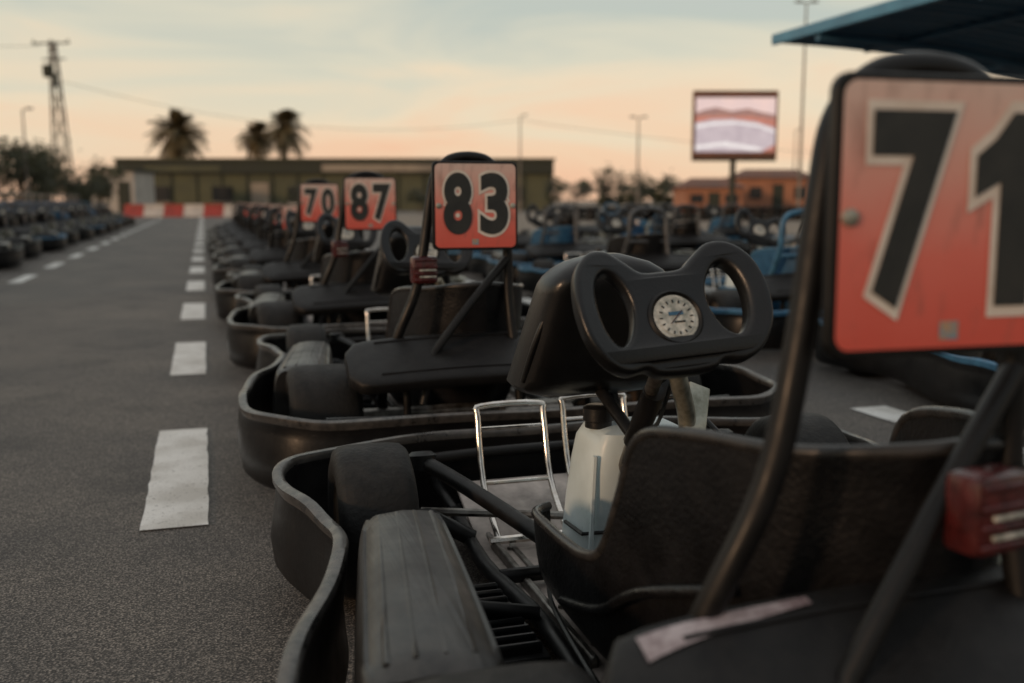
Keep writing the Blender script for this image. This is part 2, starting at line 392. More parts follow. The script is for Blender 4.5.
def digit_mesh(ch):
    if ch in GL: return GL[ch]
    a=glyph(ch,.042 if ch!='1' else .02); w=glyph(ch,.080 if ch!='1' else .065)
    if ch=='1':
        wa=max(v.co.x for v in a.vertices)-min(v.co.x for v in a.vertices); ww=max(v.co.x for v in w.vertices)-min(v.co.x for v in w.vertices)
        if ww<wa: a,w=glyph(ch,-.02),glyph(ch,-.065)
    xs=[v.co.x for v in a.vertices]; ys=[v.co.y for v in a.vertices]
    cx=(min(xs)+max(xs))/2; cy=(min(ys)+max(ys))/2
    tw=.084 if ch!='1' else .062
    sx=tw/(max(xs)-min(xs)); sy=.176/(max(ys)-min(ys))
    for me,yy,mt in ((a,-.0085,'digit'),(w,-.0070,'digitwhite')):
        for v in me.vertices: v.co=Vector(((v.co.x-cx)*sx, yy - v.co.z*.1, (v.co.y-cy)*sy))
        me.materials.clear(); me.materials.append(M[mt])
    GL[ch]=(a,w); return GL[ch]
# steering wheel
def steer():
    cu=bpy.data.curves.new('sw','CURVE'); cu.dimensions='2D'; cu.fill_mode='BOTH'; cu.extrude=.007; cu.bevel_depth=.0095; cu.bevel_resolution=4; cu.offset=-.0095
    hr=[(0,.064),(.035,.066),(.060,.084),(.090,.103),(.124,.097),(.152,.064),(.163,.012),(.157,-.042),(.132,-.082),(.100,-.098),(.066,-.094),(.045,-.104),(0,-.106)]
    o=hr+[(-x,y) for x,y in hr[-2:0:-1]]
    hole=[(.070,.036),(.086,.060),(.104,.065),(.120,.047),(.127,.012),(.121,-.030),(.104,-.054),(.086,-.048),(.072,-.026),(.065,.006)]
    for pts in (o,hole,[(-x,y) for x,y in hole]):
        pp=catmull([(x,y,0) for x,y in pts],6,True)
        sp=cu.splines.new('POLY'); sp.points.add(len(pp)-1); sp.use_cyclic_u=True
        for k,p in enumerate(pp): sp.points[k].co=(p.x,p.y,0,1)
    me=tomesh(cu)
    for v in me.vertices: v.co.z+=1.1*v.co.x**2
    me.materials.clear(); me.materials.append(M['plastic'])
    me.polygons.foreach_set('use_smooth',[True]*len(me.polygons)); me.set_sharp_from_angle(angle=math.radians(45))
    me.name='steering_rim'; return me
K['steering_rim']=steer()
b=B()
b.lathe([(.015,.046),(.0220,.046),(.0250,.042),(.0215,.038)],(0,-.018,0),(0,0,1),'tube',40)
b.lathe([(.0180,.0375),(.0225,.0370),(.0228,0)],(0,-.018,0),(0,0,1),'badge',40)
b.lathe([(.0229,.0),(.0233,.030),(.0236,.0305),(.0233,.031)],(0,-.018,0),(0,0,1),'badge',40)
for k in range(16):
    t=k*math.pi/8; b.box((.026*math.cos(t),-.018+.026*math.sin(t),.0240),(.005,.002,.0008),'tube',rot=Euler((0,0,t)))
b.box((0,-.012,.0242),(.024,.006,.0008),'tubeblue'); b.box((.004,-.026,.0242),(.018,.0025,.0008),'tube'); b.box((0,-.018,.0246),(.030,.0015,.0008),'red',rot=Euler((0,0,.7)))
for x in (-.054,.054):
    for y in (-.072,.040): b.lathe([(.014,.005),(.018,.0045),(.018,0)],(x,y,0),(0,0,1),'tube',10)
b.box((0,.046,.0175),(.046,.009,.004),'lip',bevel=.0015)
b.box((0,.046,.0185),(.040,.005,.004),'tube',bevel=.001)
b.box((0,-.082,.0172),(.085,.008,.003),'tube',bevel=.0012)
b.lathe([(-.05,.018),(-.012,.022),(-.005,.040),(.0,.040)],(0,0,0),(0,0,1),'tube',20)
K['steering_hub']=b.mesh('steering_hub')
b=B()
b.tube([(-.10,.67,.575),(-.05,1.05,.15)],.012,'steel',seg=12)
b.tube([(-.085,.75,.48),(-.075,.85,.37)],.020,'tube',seg=14)
b.tube([(-.060,.72,.52),(-.01,.78,.44),(.045,.86,.32),(.09,.93,.12)],.016,'alu',seg=10)
b.box((.012,.79,.40),(.045,.012,.17),'alu',bevel=.003,rot=E(-28,22,0))
K['steering_column']=b.mesh('steering_column')
# pedals
b=B()
for cx,y in ((-.155,1.34),(.062,1.38)):
    w=.078
    b.tube([(cx-w,y-.16,.09),(cx-w,y-.04,.18),(cx-w*.99,y+.01,.315),(cx-w*.86,y+.018,.342),(cx+w*.86,y+.018,.342),(cx+w*.99,y+.01,.315),(cx+w,y-.04,.18),(cx+w,y-.16,.09)],.0072,'chrome',smooth=4,seg=10)
    b.tube([(cx-w,y-.04,.18),(cx+w,y-.04,.18)],.005,'chrome',seg=8)
    b.tube([(cx-w*.97,y+.006,.293),(cx+w*.97,y+.006,.293)],.0045,'chrome',seg=8)
    b.tube([(cx-w-.02,y-.16,.09),(cx+w+.02,y-.16,.09)],.009,'chrome',seg=8)
    b.tube([(cx+w+.01,y-.16,.1),(cx+w+.02,y-.30,.11)],.004,'steel',seg=6)
K['pedals']=b.mesh('pedals')
# tank
b=B(); secs=[]
for i,z in enumerate([.07,.074,.085,.14,.22,.30,.345,.368,.374]):
    e=[.84,.93,1,1.02,1,.98,.93,.82,.6][i]
    secs.append([(.0+x*(1 if z<.25 else .97),1.0+y-.05*(z-.07)/.28,z) for x,y in sup(.108*e,.085*e,32,.38)])
b.loft(secs,'tank')
b.lathe([(0,.026),(.012,.026),(.014,.030),(.038,.030),(.042,.024),(.042,0)],(-.07,.95,.370),(0,0,1),'plastic',22)
b.tube([(.03,.95,.372),(.05,.94,.41),(.10,.9,.41),(.2,.7,.25)],.005,'plastic',smooth=5,seg=8)
for x in (-.105,.105): b.tube([(x,.90,.1),(x*.97,.885,.33)],.005,'tank',seg=6)
b.tube([(-.118,1.0,.17),(-.118,.905,.175),(-.06,.895,.178),(.08,.895,.178)],.004,'tube',seg=6)
K['fuel_tank']=b.mesh('fuel_tank',50)
# engine
b=B()
b.box((.40,.38,.19),(.20,.22,.18),'alu',bevel=.02)
for i in range(8): b.box((.40,.40,.292+i*.014),(.17-.004*i,.17,.006),'alu',bevel=.002,segs=1)
b.lathe([(0,.05),(.13,.05)],(.40,.40,.28),(0,0,1),'steel',20)
b.lathe([(-.04,.0),(-.04,.075),(.03,.085),(.045,.07),(.045,0)],(.53,.38,.2),(1,0,0),'tubeblue',24)
b.tube([(.40,.28,.25),(.40,.18,.30),(.36,.05,.29),(.25,-.04,.24),(.1,-.12,.2)],.018,'steel',smooth=5)
b.lathe([(-.1,.0),(-.1,.045),(.1,.05),(.11,0)],(.05,-.15,.18),(1,.05,0),'steel',20)
b.box((.42,.55,.30),(.12,.10,.10),'plastic',bevel=.02)
b.box((.28,.22,.15),(.02,.34,.12),'plastic',bevel=.008)
K['engine']=b.mesh('engine')
# rear cover
def rc(u,a,off=0.0):
    x=-.47+.86*u; e=max((1-abs(2*u-1)**12)**(1/6.0),.55) if 0<u<1 else .55
    w=.120*e +off; h=.028*(.5+.5*e)+off
    c=math.cos(a); s_=math.sin(a); p=.5
    y=w*math.copysign(abs(c)**p,c); z=h*math.copysign(abs(s_)**p,s_)
    R=math.radians(24)
    return Vector((x, -.02+y*math.cos(R)-z*math.sin(R), .345-.02*(2*u-1)**2+y*math.sin(R)+z*math.cos(R)))
b=B(); b.loft([[rc(i/30,2*math.pi*k/40) for k in range(40)] for i in range(31)],'cover')
for k in (62,118):
    b.tube([rc(u/20,math.radians(k),.0005) for u in range(2,19)],.004,'cover',seg=6)
for x in (-.3,.25): b.tube([(x,-.02,.1),(x,-.02,.33)],.012,'tube')
K['rear_cover']=b.mesh('rear_cover',60)
b=B(); b.loft([[rc(.05+.22*i/14,math.radians(72-(26-i)*k/7-18*i/14),.0022) for k in range(8)] for i in range(15)],'sticker',ring=False)
K['cover_sticker']=b.mesh('cover_sticker',60)
# front fairing
b=B(); secs=[]
for i in range(21):
    t=i/20; z=.43+.275*t
    if t>.78: q=math.sqrt(max(0.05,1-((t-.78)/.225)**2))
    elif t<.10: q=math.sqrt(max(.35,1-((.10-t)/.11)**2))
    else: q=1
    w=(.158-.045*t)*q; y=1.06-.13*t; d=(.095-.02*t)*q
    secs.append([(-.105+px, y+py-.25*abs(px), z) for px,py in sup(w,d,36,.62)])
b.loft(secs,'plastic')
b.tube([(-.250,.96,.47),(-.235,.92,.56),(-.20,.90,.64),(-.15,.885,.675),(-.06,.885,.675),(-.01,.90,.64),(.02,.92,.56),(.03,.96,.47)],.006,'plastic',smooth=5)
b.tube([(-.09,1.0,.45),(-.075,.86,.38)],.012,'tube'); b.tube([(-.06,1.0,.45),(.06,1.10,.12)],.010,'tube')
b.box((-.105,1.145,.52),(.16,.008,.13),'digitwhite',bevel=.003,rot=E(22,0,0))
K['front_fairing']=b.mesh('front_fairing',50)
# light
b=B()
b.box((0,0,0),(.075,.045,.080),'red',bevel=.01)
for i in range(4): b.box((0,-.024,-.028+.019*i),(.07,.006,.007),'red',bevel=.002,segs=1)
b.box((0,.03,0),(.05,.03,.03),'tube',bevel=.004)
for z in (-.018,.001): b.box((.005,-.0245,z-.001),(.05,.004,.005),'badge',bevel=.001)
K['rear_light']=b.mesh('rear_light')
# cables
b=B()
b.tube([(-.2,1.3,.12),(-.15,1.1,.14),(-.22,.9,.10),(-.27,.7,.12),(-.3,.4,.12)],.0045,'plastic',smooth=6,seg=6)
b.tube([(.1,1.3,.12),(.17,1.0,.16),(.25,.8,.10),(.3,.5,.15),(.38,.4,.25)],.004,'steel',smooth=6,seg=6)
b.tube([(-.06,.72,.53),(-.03,.85,.40),(-.02,.95,.37)],.004,'plastic',smooth=6,seg=6)
K['cables']=b.mesh('cables')

def kart(x,y,rz=0.0,num=None,kind='main',light=None,wheelroll=4,px=-.09,hx=-.095,far=False,pz=.785):
    k=empty('go_kart',(x,y,0),rz)
    def add(part,name=None,loc=(0,0,0),rot=None):
        return mkobj(name or part,K[part],loc,k,rot)
    ring=add('bumper_ring')
    st=math.radians(random.uniform(-4,4))
    for sx in (-1,1):
        add('front_wheel','front_wheel',(sx*.49-(.008 if sx<0 else 0),1.195,.156),(random.random()*6,0,st)); add('rear_wheel','rear_wheel',(sx*.525+(.03 if sx>0 else 0),.15,.158),(random.random()*6,0,0))
    add('side_pod_l','side_pod'); add('side_pod_r','side_pod',(.06,0,0))
    add('seat_blue' if kind=='blue' and random.random()<.6 else 'seat','seat',(-.064,0,0)); add('engine'); add('rear_cover'); add('steering_column')
    add('chassis_frame'); add('floor_pan')
    if not far: add('pedals'); add('fuel_tank','fuel_tank',(-.022,.03,0)); add('cables')
    sw=bpy.data.objects.new('steering_wheel',K['steering_rim']); COL.objects.link(sw); sw.parent=k
    sw.location=(-.115,.645,.628)
    sw.rotation_euler=(Euler((math.radians(62),0,0)).to_matrix()@Euler((0,0,math.radians(wheelroll))).to_matrix()).to_euler()
    hb=bpy.data.objects.new('steering_hub',K['steering_hub']); COL.objects.link(hb); hb.parent=sw
    if kind=='main':
        add('front_fairing'); add('roll_hoop','roll_hoop',(hx,0,0))
    else:
        add('roll_hoop_dark' if kind=='maindark' else ('roll_hoop_blue' if kind=='blue' and random.random()<.65 else 'roll_hoop_grey'),'roll_hoop',(-.115,0,0))
        ring.material_slots[1].link='OBJECT'; ring.material_slots[1].material=M['lipblue'] if kind=='blue' else (M['lip'] if kind=='maindark' else M['bumper'])
    if num:
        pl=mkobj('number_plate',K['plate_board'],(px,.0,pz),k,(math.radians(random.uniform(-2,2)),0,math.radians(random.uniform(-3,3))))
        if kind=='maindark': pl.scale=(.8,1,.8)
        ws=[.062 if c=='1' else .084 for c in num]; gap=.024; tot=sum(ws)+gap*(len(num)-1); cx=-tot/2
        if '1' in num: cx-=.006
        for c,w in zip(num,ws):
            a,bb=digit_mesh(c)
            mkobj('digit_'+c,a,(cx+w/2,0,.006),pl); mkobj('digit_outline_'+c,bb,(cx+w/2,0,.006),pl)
            cx+=w+gap
    if light: mkobj('rear_light',K['rear_light'],light,k,(0,0,math.radians(8)))
    return k

k1=kart(.80,.76,0,'71',light=(-.092,-.01,.506),px=-.145,hx=-.128)
mkobj('cover_sticker',K['cover_sticker'],(0,0,0),k1)
nums=['83','87','70','64','52','90','38','46','29','55']
lights=[(-.235,.045,.60),(-.235,.04,.57),None,(-.23,.04,.6)]+[None]*8
offs=[.02,.035,.0]
for i,nm in enumerate(nums):
    xx=.82+(offs[i] if i<3 else random.uniform(-.02,.03)) 
    kart(xx,2.80+i*1.97+random.uniform(-.04,.04)-(.08 if i==2 else 0),math.radians(random.uniform(-1.5,2)),nm,kind='main' if i<3 else 'maindark',light=lights[i] if i<3 else None,wheelroll=random.uniform(-15,15),far=i>3,pz=.785 if i<3 else .66)
for i in range(6):
    kart(3.32+random.uniform(-.05,.05),2.65+i*2.05,math.radians(random.uniform(-4,4)),None,'blue',wheelroll=random.uniform(-30,30),far=i>2)
for i in range(5):
    kart(5.6+random.uniform(-.1,.1),6.2+i*2.2,math.radians(random.uniform(-6,6)+(180 if i%2 else 0)),None,'blue' if i%2 else 'dark',wheelroll=random.uniform(-30,30),far=True)
for i in range(5):
    kart(8.0+random.uniform(-.1,.1),9.0+i*2.4,math.radians(random.uniform(-6,6)),None,'blue',wheelroll=random.uniform(-30,30),far=True)
for i in range(13):
    kart(-2.98+random.uniform(-.06,.06),8.4+i*2.15,math.radians(random.uniform(-3,3)),None,'blue' if i%3==1 else 'dark',wheelroll=random.uniform(-30,30),far=True)

# ------------------------------------------------------------------ ground
def asphalt_nodes(nt, tc):
    n1=nt.nodes.new('ShaderNodeTexNoise'); n1.inputs['Scale'].default_value=230; n1.inputs['Detail'].default_value=2
    n2=nt.nodes.new('ShaderNodeTexNoise'); n2.inputs['Scale'].default_value=0.9; n2.inputs['Detail'].default_value=7; n2.inputs['Roughness'].default_value=.68
    vo=nt.nodes.new('ShaderNodeTexVoronoi'); vo.inputs['Scale'].default_value=210
    for q in (n1,n2,vo): nt.links.new(tc.outputs['Object'],q.inputs['Vector'])
    # individual stones: voronoi cell colour
    sx=nt.nodes.new('ShaderNodeSeparateColor'); nt.links.new(vo.outputs['Color'],sx.inputs[0])
    av=nt.nodes.new('ShaderNodeMath'); av.operation='MULTIPLY_ADD'; av.inputs[1].default_value=.22; nt.links.new(sx.outputs[0],av.inputs[0])
    sb=nt.nodes.new('ShaderNodeMath'); sb.operation='ADD'; sb.inputs[1].default_value=-.11; nt.links.new(n1.outputs['Fac'],sb.inputs[0]); nt.links.new(sb.outputs[0],av.inputs[2])
    r1=nt.nodes.new('ShaderNodeValToRGB'); e=r1.color_ramp.elements
    e[0].position=.34; e[0].color=(.026,.024,.023,1); e[1].position=.72; e[1].color=(.34,.31,.28,1)
    x=e.new(.52); x.color=(.094,.087,.081,1)
    nt.links.new(av.outputs[0],r1.inputs['Fac'])
    r2=nt.nodes.new('ShaderNodeValToRGB'); e=r2.color_ramp.elements
    e[0].position=.3; e[0].color=(.62,.61,.62,1); e[1].position=.72; e[1].color=(1.32,1.24,1.14,1)
    nt.links.new(n2.outputs['Fac'],r2.inputs['Fac'])
    mx=nt.nodes.new('ShaderNodeMixRGB'); mx.blend_type='MULTIPLY'; mx.inputs['Fac'].default_value=1
    nt.links.new(r1.outputs['Color'],mx.inputs['Color1']); nt.links.new(r2.outputs['Color'],mx.inputs['Color2'])
    return mx.outputs['Color'],n1,vo
m,nt,b_=new_mat('asphalt'); M['asphalt']=m
tc=nt.nodes.new('ShaderNodeTexCoord')
col,n1,vo=asphalt_nodes(nt,tc)
n5=nt.nodes.new('ShaderNodeTexNoise'); n5.inputs['Scale'].default_value=2.3; n5.inputs['Detail'].default_value=4
nt.links.new(tc.outputs['Object'],n5.inputs['Vector'])
st=nt.nodes.new('ShaderNodeMapRange'); st.inputs['From Min'].default_value=.56; st.inputs['From Max'].default_value=.74; st.inputs['To Max'].default_value=.6
nt.links.new(n5.outputs['Fac'],st.inputs['Value'])
mx=nt.nodes.new('ShaderNodeMixRGB'); mx.inputs['Color2'].default_value=(.03,.028,.027,1)
nt.links.new(st.outputs['Result'],mx.inputs['Fac']); nt.links.new(col,mx.inputs['Color1'])
nt.links.new(mx.outputs['Color'],b_.inputs['Base Color']); b_.inputs['Roughness'].default_value=.72
b_.inputs['Specular IOR Level'].default_value=.4
bp=nt.nodes.new('ShaderNodeBump'); bp.inputs['Strength'].default_value=.35; bp.inputs['Distance'].default_value=.002
nt.links.new(vo.outputs['Distance'],bp.inputs['Height']); nt.links.new(bp.outputs['Normal'],b_.inputs['Normal'])

m,nt,b_=new_mat('road_paint'); M['paint']=m
tc=nt.nodes.new('ShaderNodeTexCoord')
col,n1,vo=asphalt_nodes(nt,tc)
n6=nt.nodes.new('ShaderNodeTexNoise'); n6.inputs['Scale'].default_value=90; n6.inputs['Detail'].default_value=6; n6.inputs['Roughness'].default_value=.8
nt.links.new(tc.outputs['Object'],n6.inputs['Vector'])
mr=nt.nodes.new('ShaderNodeMapRange'); mr.inputs['From Min'].default_value=.34; mr.inputs['From Max'].default_value=.43
nt.links.new(n6.outputs['Fac'],mr.inputs['Value'])
n7=nt.nodes.new('ShaderNodeTexNoise'); n7.inputs['Scale'].default_value=7; n7.inputs['Detail'].default_value=4
nt.links.new(tc.outputs['Object'],n7.inputs['Vector'])
pr=nt.nodes.new('ShaderNodeValToRGB'); pr.color_ramp.elements[0].position=.35; pr.color_ramp.elements[0].color=(.60,.58,.54,1); pr.color_ramp.elements[1].position=.6; pr.color_ramp.elements[1].color=(.80,.79,.76,1)
nt.links.new(n7.outputs['Fac'],pr.inputs['Fac'])
mx=nt.nodes.new('ShaderNodeMixRGB'); nt.links.new(pr.outputs['Color'],mx.inputs['Color2'])
nt.links.new(mr.outputs['Result'],mx.inputs['Fac']); nt.links.new(col,mx.inputs['Color1'])
nt.links.new(mx.outputs['Color'],b_.inputs['Base Color']); b_.inputs['Roughness'].default_value=.7
bp=nt.nodes.new('ShaderNodeBump'); bp.inputs['Strength'].default_value=.3; bp.inputs['Distance'].default_value=.002
nt.links.new(vo.outputs['Distance'],bp.inputs['Height']); nt.links.new(bp.outputs['Normal'],b_.inputs['Normal'])

def sheet(name,x0,x1,y0,y1,z,mat):
    b=B(); b.add([(x0,y0,z),(x1,y0,z),(x1,y1,z),(x0,y1,z)],[[0,1,2,3]],mat); return b.obj(name,smooth=0)
sheet('ground',-1500,1500,-300,2500,0,'asphalt')
M['sand']=pmat('sandy_verge',(.26,.21,.16),(.17,.14,.11),rough=.9,nscale=.6)
sheet('sand_verge',4.5,60,21,62,.004,'sand')
sheet('dry_field',-400,400,85,900,.004,'sand')
b=B()
def dash(x0,y0,y1,w,z=.004):
    n=24; pl=[];pr=[]
    for i in range(n+1):
        y=y0+(y1-y0)*i/n
        pl.append((x0-w/2+random.uniform(-.0025,.0025),y,z)); pr.append((x0+w/2+random.uniform(-.0025,.0025),y,z))
    vs=pl+pr; b.add(vs,[[i,i+n+1,i+n+2,i+1] for i in range(n)],'paint')
for i in range(-1,22): dash(-.10,2.50+i*2.27,2.50+i*2.27+1.11,.160)
for i in range(-4,16): dash(-1.80,10.7+i*2.27,10.7+i*2.27+1.1,.13)
for i in range(-1,12): dash(2.44,2.12+i*2.27,2.12+i*2.27+1.11,.16)
b.obj('lane_markings',smooth=0)

# ------------------------------------------------------------------ foliage
M['leaf']=pmat('foliage',(.085,.085,.035),(.035,.04,.02),rough=.65,nscale=.9,detail=2)
M['palm']=pmat('palm_frond',(.20,.14,.06),(.09,.075,.035),rough=.65,nscale=.9,detail=2)
M['bark']=pmat('bark',(.14,.10,.07),(.07,.05,.035),rough=.9,nscale=6)
def leaves(b,c,rad,n,size,mat='leaf'):
    c=Vector(c)
    cl=[]
    for i in range(max(5,n//90)):
        d=Vector((random.gauss(0,1),random.gauss(0,1),random.gauss(0,1))).normalized()*random.uniform(.35,.95)
        cl.append((c+Vector((d.x*rad[0],d.y*rad[1],d.z*rad[2])),random.uniform(.22,.42)))
    for i in range(n):
        cc,rr=random.choice(cl)
        p=cc+Vector((random.gauss(0,1)*rad[0],random.gauss(0,1)*rad[1],random.gauss(0,1)*rad[2]))*rr*.6
        if p.z<.05: p.z=.05+random.random()*.3
        a=Vector((random.gauss(0,1),random.gauss(0,1),random.gauss(0,1))).normalized(); o=a.orthogonal().normalized(); s=size*random.uniform(.6,1.4)
        b.add([p-a*s,p+o*s*.45,p+a*s,p-o*s*.45],[[0,1,2,3]],mat)
def tree(name,loc,h,r,n=1300):
    b=B(); x,y=loc[0],loc[1]
    th=h*.45
    b.tube([(0,0,0),(.05,0,th*.5),(.0,.05,th)],[.16*h/5,.12*h/5,.09*h/5],'bark',seg=8)
    for k in range(6):
        a=k*1.05+random.random(); q=Vector((math.cos(a)*r*.6,math.sin(a)*r*.6,h*random.uniform(.65,.9)))
        b.tube([(0,.05,th*.9),Vector((q.x*.5,q.y*.5,th+(q.z-th)*.6)),q],[.06*h/5,.045*h/5,.02],'bark',seg=6)
    leaves(b,(0,0,h*.62),(r,r,h*.38),n,.17*h/5)
    b.obj(name,(x,y,0),smooth=0)
def palm(loc,h,r):
    b=B()
    pts=[(math.sin(t*1.5)*.3,0,h*t) for t in [i/8 for i in range(9)]]
    b.tube(pts,[.34-.12*i/8+.02*(i%2) for i in range(9)],'bark',seg=10)
    top=Vector(pts[-1])
    b.lathe([(-.9,.2),(-.5,.45),(0,.5),(.3,.2)],top,(0,0,1),'bark',10)
    for k in range(105):
        az=random.random()*2*math.pi; el=math.radians(random.uniform(-60,85)); Lf=r*random.uniform(.75,1.1)
        d=Vector((math.cos(az)*math.cos(el),math.sin(az)*math.cos(el),math.sin(el))); side=d.cross(Vector((0,0,1))).normalized()
        prev=top.copy(); ns=11
        for i in range(1,ns+1):
            t=i/ns; p=top+d*Lf*t+Vector((0,0,-Lf*.42*t*t))
            w=side*.03; b.add([prev-w,prev+w,p+w,p-w],[[0,1,2,3]],'palm')
            if i>1:
                ll=Lf*.25*(1-abs(t-.5)*.9)
                for s in (-1,1):
                    for q in (0,.5):
                        bs=prev.lerp(p,q); tip=bs+side*s*ll+(p-prev).normalized()*ll*.6+Vector((0,0,-.35*ll+random.uniform(-.1,.1)))
                        dd=(p-prev).normalized()*.07
                        b.add([bs-dd,bs+dd,tip],[[0,1,2]],'palm')
            prev=p
    b.obj('palm_tree',loc,smooth=0)
def px2X(px,D): return (px-512)/996*D*1.0
palm(at(px2X(180,92),92),7.2,3.0)
palm(at(px2X(259,110),110),7.8,2.5)
palm(at(px2X(286,100),100),8.2,2.7)
for px,D,h,r in ((-40,50,4.2,2.4),(-5,52,4.6,2.5),(25,54,4.0,2.3),(52,58,3.6,2.0),(84,60,2.6,1.6),(104,64,3.3,1.4)):
    tree('tree',at(px2X(px,D),D),h,r,1500)
for px,D,h,r in ((552,60,1.9,.7),(604,88,4.0,2.2),(640,90,3.2,2.0),(575,90,2.6,1.6),(676,92,2.8,1.8),(420,62,1.8,.9),(300,76,2.0,1.0)):
    tree('tree',at(px2X(px,D),D),h,r,1100)
b=B()
for i in range(46):
    D=125+random.uniform(-6,6); X=-110+i*5.2+random.uniform(-1,1)
    p=at(X,D); leaves(b,(p.x,p.y,1.6),(3.4,2.0,random.uniform(1.4,2.6)),260,.5)
b.obj('distant_tree_line',smooth=0)

# ------------------------------------------------------------------ background structures
def wall_mat(name,c1,c2): 
    M[name]=pmat(name,c1,c2,rough=.8,nscale=.7)
wall_mat('olive_cladding',(.13,.13,.075),(.085,.09,.055)); wall_mat('dark_band',(.05,.055,.04),(.035,.04,.03)); wall_mat('pale_render',(.42,.36,.28),(.30,.25,.2))
wall_mat('sunlight_tinted_render',(.50,.23,.13),(.34,.15,.09)); wall_mat('roof_tile',(.22,.10,.065),(.13,.065,.045)); wall_mat('white_wall',(.6,.56,.5),(.45,.42,.38))  # the orange wall tone has low warm sunlight put into its colour
wall_mat('faded_paint',(.30,.27,.23),(.16,.14,.12))
M['glass']=pmat('dark_glass',(.03,.035,.04),rough=.1); 
def orient(e_,ang=0): e_.rotation_euler=(0,0,-TH+math.radians(ang))
e_=empty('long_low_building',at(-14,80)); orient(e_)
b=B(); b.box((0,4,1.45),(34.0,8,2.9),'olive_cladding')
for i in range(18): b.box((-17+i*2,-.03,1.45),(.14,.12,2.9),'dark_band')
b.obj('walls',parent=e_,smooth=0)
b=B(); b.box((0,4,3.45),(34.6,8.6,1.1),'dark_band'); b.box((5,-.34,3.35),(12,.05,.55),'pale_render'); b.box((-12,-.34,3.3),(6,.05,.4),'olive_cladding'); b.box((0,4,4.05),(34.9,8.9,.12),'olive_cladding'); b.obj('roof',parent=e_,smooth=0)
b=B()
for x in (-14,-9,-3,3,9,14): b.box((x,-.05,1.3),(1.6,.12,1.2),'glass'); b.box((x,-.1,.66),(1.8,.2,.08),'pale_render')
b.obj('windows',parent=e_,smooth=0)
b=B(); b.box((-6,-.05,1.1),(1.4,.14,2.2),'pale_render'); b.obj('door',parent=e_,smooth=0)
e_=empty('white_hut',at(px2X(117,70),70)); orient(e_)
b=B(); b.box((0,2,1.4),(3,4,2.8),'white_wall'); b.obj('walls',parent=e_,smooth=0)
b=B(); b.box((0,2,2.9),(3.4,4.4,.2),'dark_band'); b.obj('roof',parent=e_,smooth=0)
b=B(); b.box((-.6,-.03,1.4),(.9,.1,.9),'glass'); b.box((.8,-.03,1.05),(.8,.1,2.1),'dark_band'); b.obj('window_and_door',parent=e_,smooth=0)
for px,D,w,h in ((712,70,4.0,1.7),(775,76,5.6,2.5),(860,78,6,2.0)):
    e_=empty('sunlight_tinted_building',at(px2X(px,D),D)); orient(e_)
    b=B(); b.box((0,2.5,h/2),(w,5,h),'sunlight_tinted_render'); b.obj('walls',parent=e_,smooth=0)  # walls carry the painted-in orange sunlight
    b=B(); z0=h
    b.add([(-w/2-.3,-.3,z0),(w/2+.3,-.3,z0),(w/2+.3,5.3,z0),(-w/2-.3,5.3,z0),(-w/2+.8,2.5,z0+.7),(w/2-.8,2.5,z0+.7)],[[0,1,5,4],[1,2,5],[2,3,4,5],[3,0,4],[3,2,1,0]],'roof_tile'); b.obj('roof',parent=e_,smooth=0)
    b=B()
    for x in (-w*.3,w*.3): b.box((x,-.03,h*.55),(.9,.1,h*.35),'glass')
    b.box((0,-.03,h*.4),(.8,.1,h*.8),'dark_band'); b.obj('window_and_door',parent=e_,smooth=0)
M['bred']=pmat('barrier_red',(.42,.05,.04),(.28,.04,.03),rough=.5,nscale=3); M['bwhite']=pmat('barrier_white',(.62,.58,.54),(.45,.42,.39),rough=.5,nscale=3)
def barr(b,x,mt,z=.62):
    secs=[]
    for xx in (x-.49,x+.49):
        secs.append([(xx,-.28,0),(xx,.28,0),(xx,.26,.12),(xx,.10,.35),(xx,.08,z),(xx,-.08,z),(xx,-.10,.35),(xx,-.26,.12)])
    b.loft(secs,mt)
b=B()
for i in range(8): barr(b,i*.99,'bred' if (i//1)%2==0 else 'bwhite')
o=b.obj('red_white_barrier',at(px2X(138,50),50),smooth=0); o.rotation_euler=(0,0,-TH)
b=B()
for i in range(5): barr(b,i*.99,'bwhite' if i%2==0 else 'bred')
o=b.obj('red_white_barrier',at(px2X(298,53),53),smooth=0); o.rotation_euler=(0,0,-TH)
b=B()
for i in range(46):
    for j in range(3):
        x=i*.56; b.lathe([(-.09,.17),(-.09,.24),(-.05,.28),(.05,.28),(.09,.24),(.09,.17)],(x,random.uniform(-.03,.03),.1+j*.19),(0,0,1),'tyre',12)
o=b.obj('tyre_wall',at(1.5,40),smooth=40); o.rotation_euler=(0,0,-TH+math.radians(2))
M['fenceblue']=pmat('fence_blue',(.07,.13,.22),(.04,.07,.12),rough=.5,nscale=4); 
b=B()
for i in range(24):
    y=i*1.5; b.box((0,y,.5),(.06,.06,1.0),'faded_paint')
    b.box((0,y+.75,.98),(.05,1.45,.05),'faded_paint'); b.box((0,y+.75,.62),(.04,1.43,.34),'fenceblue'); b.box((0,y+.75,.30),(.04,1.43,.10),'faded_paint')
b.obj('track_fence',(-4.8,8.5,0),smooth=0)
